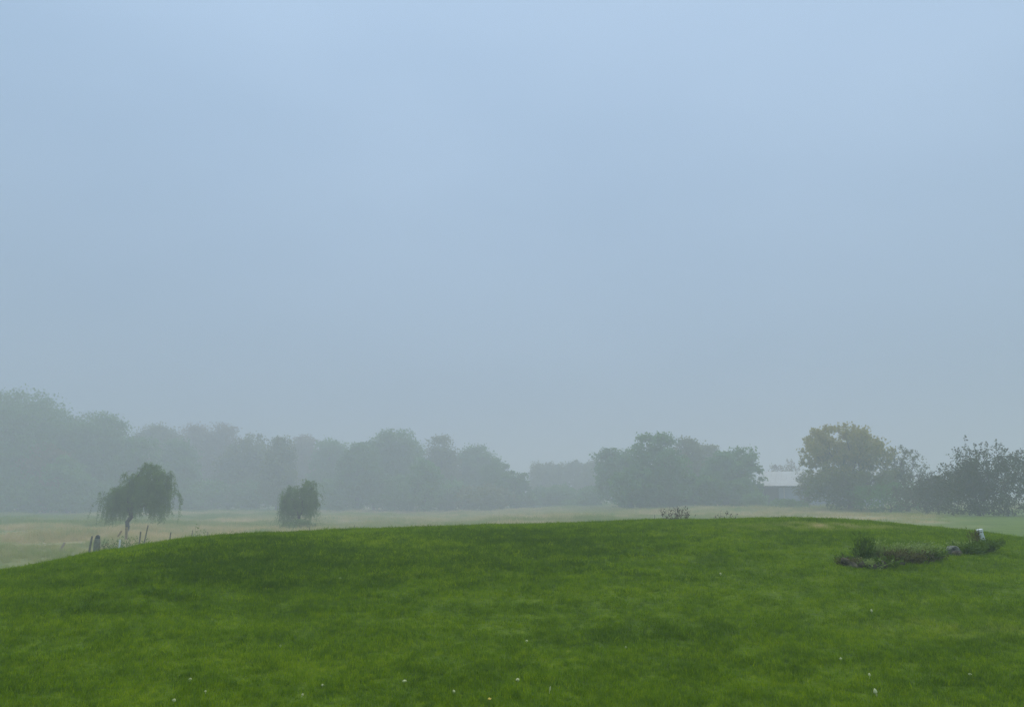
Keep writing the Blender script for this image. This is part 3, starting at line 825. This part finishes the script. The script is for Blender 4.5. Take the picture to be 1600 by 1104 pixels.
# ------------------------------------------------------------------ mushrooms and a fallen leaf on the lawn
def mushroom(label, px, py, hpx=5.0, wpx=4.0, lean=0.0):
    g = hit(px, py + 2.5); k = g[1] / 1136.0
    root = empty('mushroom', g, label, 'mushroom', 'white mushrooms scattered on the lawn')
    h, w = hpx * k * 1.25, wpx * k
    mb = MB(); mb.tube([(0, 0, -0.02), (lean * h * 0.5, 0, h * 0.6)], [w * 0.2, w * 0.16], 8); mb.build('stem', M['cap'], root)
    c = lean * h
    mb = MB(); mb.tube([(c * .6, 0, h * 0.45), (c * .7, 0, h * 0.58), (c * .85, 0, h * 0.82), (c, 0, h)], [w * 0.42, w * 0.5, w * 0.36, w * 0.06], 12)
    mb.build('cap', M['cap'], root, smooth=True)
for a in [
    ('white mushroom at the bottom edge, lower left corner of the lawn', 270, 1096, 5, 5, .3),
    ('pale mushroom above left of the bottom-left one', 297, 1062, 4, 4.5),
    ('faint mushroom low on the lawn at left, below the pale one', 321, 1080, 3, 4),
    ('small mushroom highest in the lower left lawn', 438, 1010, 4, 3.5),
    ('faint mushroom left of the middle, low on the lawn', 504, 1071, 4, 5),
    ('faint narrow mushroom bottom left of the middle', 471, 1086, 4, 3.5, .4),
    ('broad white mushroom low on the lawn left of centre', 632, 1065, 4, 6.5),
    ('white mushroom nearest the bottom edge left of centre', 709, 1082, 5, 4.5),
    ('round white mushroom low on the lawn at centre', 809, 1063, 4.5, 6),
    ('thin tall pale mushroom just right of the centre round one', 858, 1081, 8, 2.4, .2),
    ('small mushroom above the centre round one', 823, 1001, 3, 4),
    ('faint mushroom right of centre in the middle of lawn', 978, 1012, 4, 3),
    ('small white mushroom on the upper lawn below the crest', 1126, 897, 4, 3),
    ('small white mushroom below the weedy bed', 1362, 956, 5, 3.6),
    ('white mushroom low on the lawn at right, upper of two', 1359, 1057, 6, 4),
    ('pear-shaped white mushroom at the bottom right, lower of two', 1371, 1086, 9, 5.5, -.3),
    ('faint mushroom left above the two white ones at right', 1314, 1030, 4, 4),
    ('faint broad mushroom at the far right of the lower lawn', 1516, 1053, 3, 5),
    ('tiny white mushroom on the left upper lawn', 531, 903, 3, 4),
    ('tiny white mushroom on the lawn below the middle crest', 791, 923, 4, 2.4),
]: mushroom(*a)
def fallen_leaf():
    g = hit(760, 1101); k = g[1] / 1136.0 * 5
    t = 0.004
    out = [(-.55, 0, .0), (-.25, -.3, .12), (.1, -.42, .2), (.3, -.2, .25), (.62, 0, .3), (.3, .22, .25), (.1, .42, .2), (-.25, .3, .12)]
    V = [np.array(p) * k + np.array([0, 0, 0.05]) for p in out] + [np.array(p) * k + np.array([0, 0, 0.05 + t]) for p in out]
    n = len(out)
    F = [tuple(range(n, 2 * n)), tuple(reversed(range(n)))] + [(i, (i + 1) % n, n + (i + 1) % n, n + i) for i in range(n)]
    o = mesh_obj('fallen_leaf', V, F, M['yellow'], None, g)
    o.rotation_euler = (0.5, 0.2, 0.6)
    tag(o, 'yellow fallen leaf at the bottom edge near the centre', 'leaf')
fallen_leaf()

# ------------------------------------------------------------------ grass: blades on points
def tuft_mesh(name, rng, blades, hgt, spread, width, bendf, mat, seg=2):
    V, F = [], []
    for _ in range(blades):
        b = rng.normal(size=2) * spread
        a = rng.uniform(0, 2 * math.pi); d = np.array([math.cos(a), math.sin(a)]); s = np.array([-d[1], d[0]])
        h = hgt * rng.uniform(0.55, 1.15); bend = bendf * h * rng.uniform(0.3, 1.2)
        n0 = len(V); w = width * rng.uniform(0.7, 1.3)
        for k in range(seg):
            f = k / seg
            c = b + d * bend * f * f
            for sg in (-1, 1): V.append((*(c + s * sg * w * 0.5 * (1 - 0.4 * f)), h * f - 0.01))
        c = b + d * bend; V.append((*c, h * (1 - 0.25 * bendf)))
        for k in range(seg - 1): F.append((n0 + 2 * k, n0 + 2 * k + 1, n0 + 2 * k + 3, n0 + 2 * k + 2))
        F.append((n0 + 2 * seg - 2, n0 + 2 * seg - 1, n0 + 2 * seg))
    me = bpy.data.meshes.new(name); me.from_pydata([tuple(map(float, v)) for v in V], [], F); me.materials.append(mat); me.update()
    return bpy.data.objects.new(name, me)
def scatter(name, P, scl, variants, label, rng, tilt=0.15, tvar=0.10, tadd=0.0):
    n = len(P)
    me = bpy.data.meshes.new(name)
    me.vertices.add(n); me.vertices.foreach_set('co', P.ravel())
    t, d = tint_dry(P[:, 0], P[:, 1])
    t = t + rng.normal(size=n) * tvar + tadd; d = np.clip(d + rng.normal(size=n) * 0.10 * (d > 0.03), 0, 1)
    rot = np.stack([rng.normal(size=n) * tilt, rng.normal(size=n) * tilt, rng.uniform(0, 6.283, n)], 1)
    for nm, arr in (('tint', t), ('dry', d), ('scl', scl)):
        a = me.attributes.new(nm, 'FLOAT', 'POINT'); a.data.foreach_set('value', arr.astype(np.float32))
    a = me.attributes.new('rot', 'FLOAT_VECTOR', 'POINT'); a.data.foreach_set('vector', rot.astype(np.float32).ravel())
    a = me.attributes.new('pick', 'INT', 'POINT'); a.data.foreach_set('value', rng.integers(0, len(variants), n).astype(np.int32))
    o = bpy.data.objects.new(name, me); col.objects.link(o)
    ng = bpy.data.node_groups.new(name + '_nodes', 'GeometryNodeTree')
    ng.interface.new_socket('Geometry', in_out='INPUT', socket_type='NodeSocketGeometry')
    ng.interface.new_socket('Geometry', in_out='OUTPUT', socket_type='NodeSocketGeometry')
    N, K = ng.nodes, ng.links
    gi, go = N.new('NodeGroupInput'), N.new('NodeGroupOutput')
    iop = N.new('GeometryNodeInstanceOnPoints')
    g2i = N.new('GeometryNodeGeometryToInstance')
    for v in reversed(variants):
        oi = N.new('GeometryNodeObjectInfo'); oi.inputs['Object'].default_value = v
        K.new(oi.outputs['Geometry'], g2i.inputs[0])
    def na(nm, ty):
        x = N.new('GeometryNodeInputNamedAttribute'); x.data_type = ty; x.inputs['Name'].default_value = nm
        return x.outputs['Attribute']
    K.new(gi.outputs[0], iop.inputs['Points']); K.new(g2i.outputs[0], iop.inputs['Instance'])
    iop.inputs['Pick Instance'].default_value = True
    K.new(na('pick', 'INT'), iop.inputs['Instance Index'])
    e2r = N.new('FunctionNodeEulerToRotation'); K.new(na('rot', 'FLOAT_VECTOR'), e2r.inputs[0])
    K.new(e2r.outputs[0], iop.inputs['Rotation'])
    K.new(na('scl', 'FLOAT'), iop.inputs['Scale'])
    K.new(iop.outputs[0], go.inputs[0])
    md = o.modifiers.new('grass', 'NODES'); md.node_group = ng
    me.materials.append(variants[0].data.materials[0])
    tag(o, label, 'grass', kind='stuff')
    return o
def wedge(rng, n, y0, y1, power, margin):
    """points in the wedge the camera overlooks, a few metres wider on both sides"""
    Y = (rng.uniform(0, 1, n) * (y1 ** power - y0 ** power) + y0 ** power) ** (1 / power)
    hw = 0.715 * Y + margin
    X = rng.uniform(-1, 1, n) * hw
    return X, Y
rng = np.random.default_rng(5)
lawn_v = [tuft_mesh('lawn_tuft', rng, 20, 0.046, 0.045, 0.0045, 0.7, M['blade']) for _ in range(5)]
X, Y = wedge(rng, 300000, 3.6, 34, 1.0, 2.5)
k = lawn_mask(X, Y) > 0.35 + 0.3 * rng.uniform(size=len(X)); X, Y = X[k], Y[k]
P = np.stack([X, Y, H(X, Y)], 1)
tt, dd = tint_dry(X, Y)
rough = 1 + 0.9 * np.clip(0.42 - tt, 0, 0.4) + 0.12 * vnoise(X, Y, 2.2, 21) + 0.25 * vnoise(X, Y, 9.0, 22)
scl = 0.85 * np.clip(rough, 0.6, 2.0) * rng.uniform(0.7, 1.25, len(X)) * (1 + 0.35 * sst(10, 20, Y))
scatter('lawn_grass', P, scl, lawn_v, 'short green mown grass covering the mound', rng, 0.2, 0.24)
coarse_v = [tuft_mesh('coarse_tuft', rng, 14, 0.075, 0.035, 0.008, 0.9, M['blade'], 3) for _ in range(5)]
CCX, CCY, CT, CS = [], [], [], []
for i in range(1250):                       # lumpy clumps: thick on the rough ground below the crest, thin elsewhere
    if i < 1050:
        px = rng.choice([470, 640, 760, 900, 380]) + rng.normal() * 110
        top = np.interp(px, CX, CY)
        py = top + 6 + abs(rng.normal()) * 34
    else:
        px = rng.uniform(-60, 1660); py = rng.uniform(870, 1150)
    if not -80 < px < 1680: continue
    c = hit(px, py)
    if c[1] > 24: continue
    near = 1.0 if i < 1050 else 0.55
    m = int(rng.integers(8, 20)); r = rng.uniform(0.05, 0.15) * near
    CCX.append(c[0] + rng.normal(size=m) * r * 1.5); CCY.append(c[1] + rng.normal(size=m) * r)
    CT.append(np.full(m, rng.choice([-0.38, -0.28, -0.15, 0.18]) * near)); CS.append(rng.uniform(0.7, 1.2, m) * near)
X, Y = np.concatenate(CCX), np.concatenate(CCY)
scatter('coarse_grass', np.stack([X, Y, H(X, Y)], 1), np.concatenate(CS), coarse_v, 'coarser darker grass clumps in the lawn', rng, 0.3, 0.2, np.concatenate(CT))
mead_v = [tuft_mesh('meadow_tuft', rng, 34, 0.62, 0.22, 0.016, 0.55, M['blade'], 3) for _ in range(5)]
X, Y = wedge(rng, 80000, 14, 190, 1.5, 4.0)
k = lawn_mask(X, Y) < rng.uniform(0.05, 0.9, len(X)); X, Y = X[k], Y[k]
scl = 1.2 * np.clip(0.7 + 0.5 * vnoise(X, Y, 0.55, 31), 0.2, 1.5) * rng.uniform(0.7, 1.2, len(X)) * (0.15 + 0.85 * sst(22, 60, Y)) * (1 - 0.6 * sst(8, 14, X) * (1 - sst(85, 110, Y)))
scatter('meadow_grass', np.stack([X, Y, H(X, Y)], 1), scl, mead_v, 'pale straw coloured meadow grass between the mound and the trees', rng, 0.1)

# ------------------------------------------------------------------ fog
def haze():
    m = bpy.data.materials.new('haze'); m.use_nodes = True
    n, l = m.node_tree.nodes, m.node_tree.links
    n.clear()
    o = n.new('ShaderNodeOutputMaterial'); v = n.new('ShaderNodeVolumePrincipled')
    v.inputs['Color'].default_value = (0.84, 0.875, 0.925, 1)
    v.inputs['Density'].default_value = HAZE_DENSITY
    v.inputs['Anisotropy'].default_value = 0.15
    l.new(v.outputs['Volume'], o.inputs['Volume'])
    mb = MB()
    zlo = float(GZ.min()) - 1.0
    mb.box((0, 0, (zlo + 30) / 2), (1230, 1230, (30 - zlo) / 2))
    ob = mb.build('haze', m)
    tag(ob, 'pale blue-grey morning fog over the meadow', 'fog', kind='stuff')
haze()
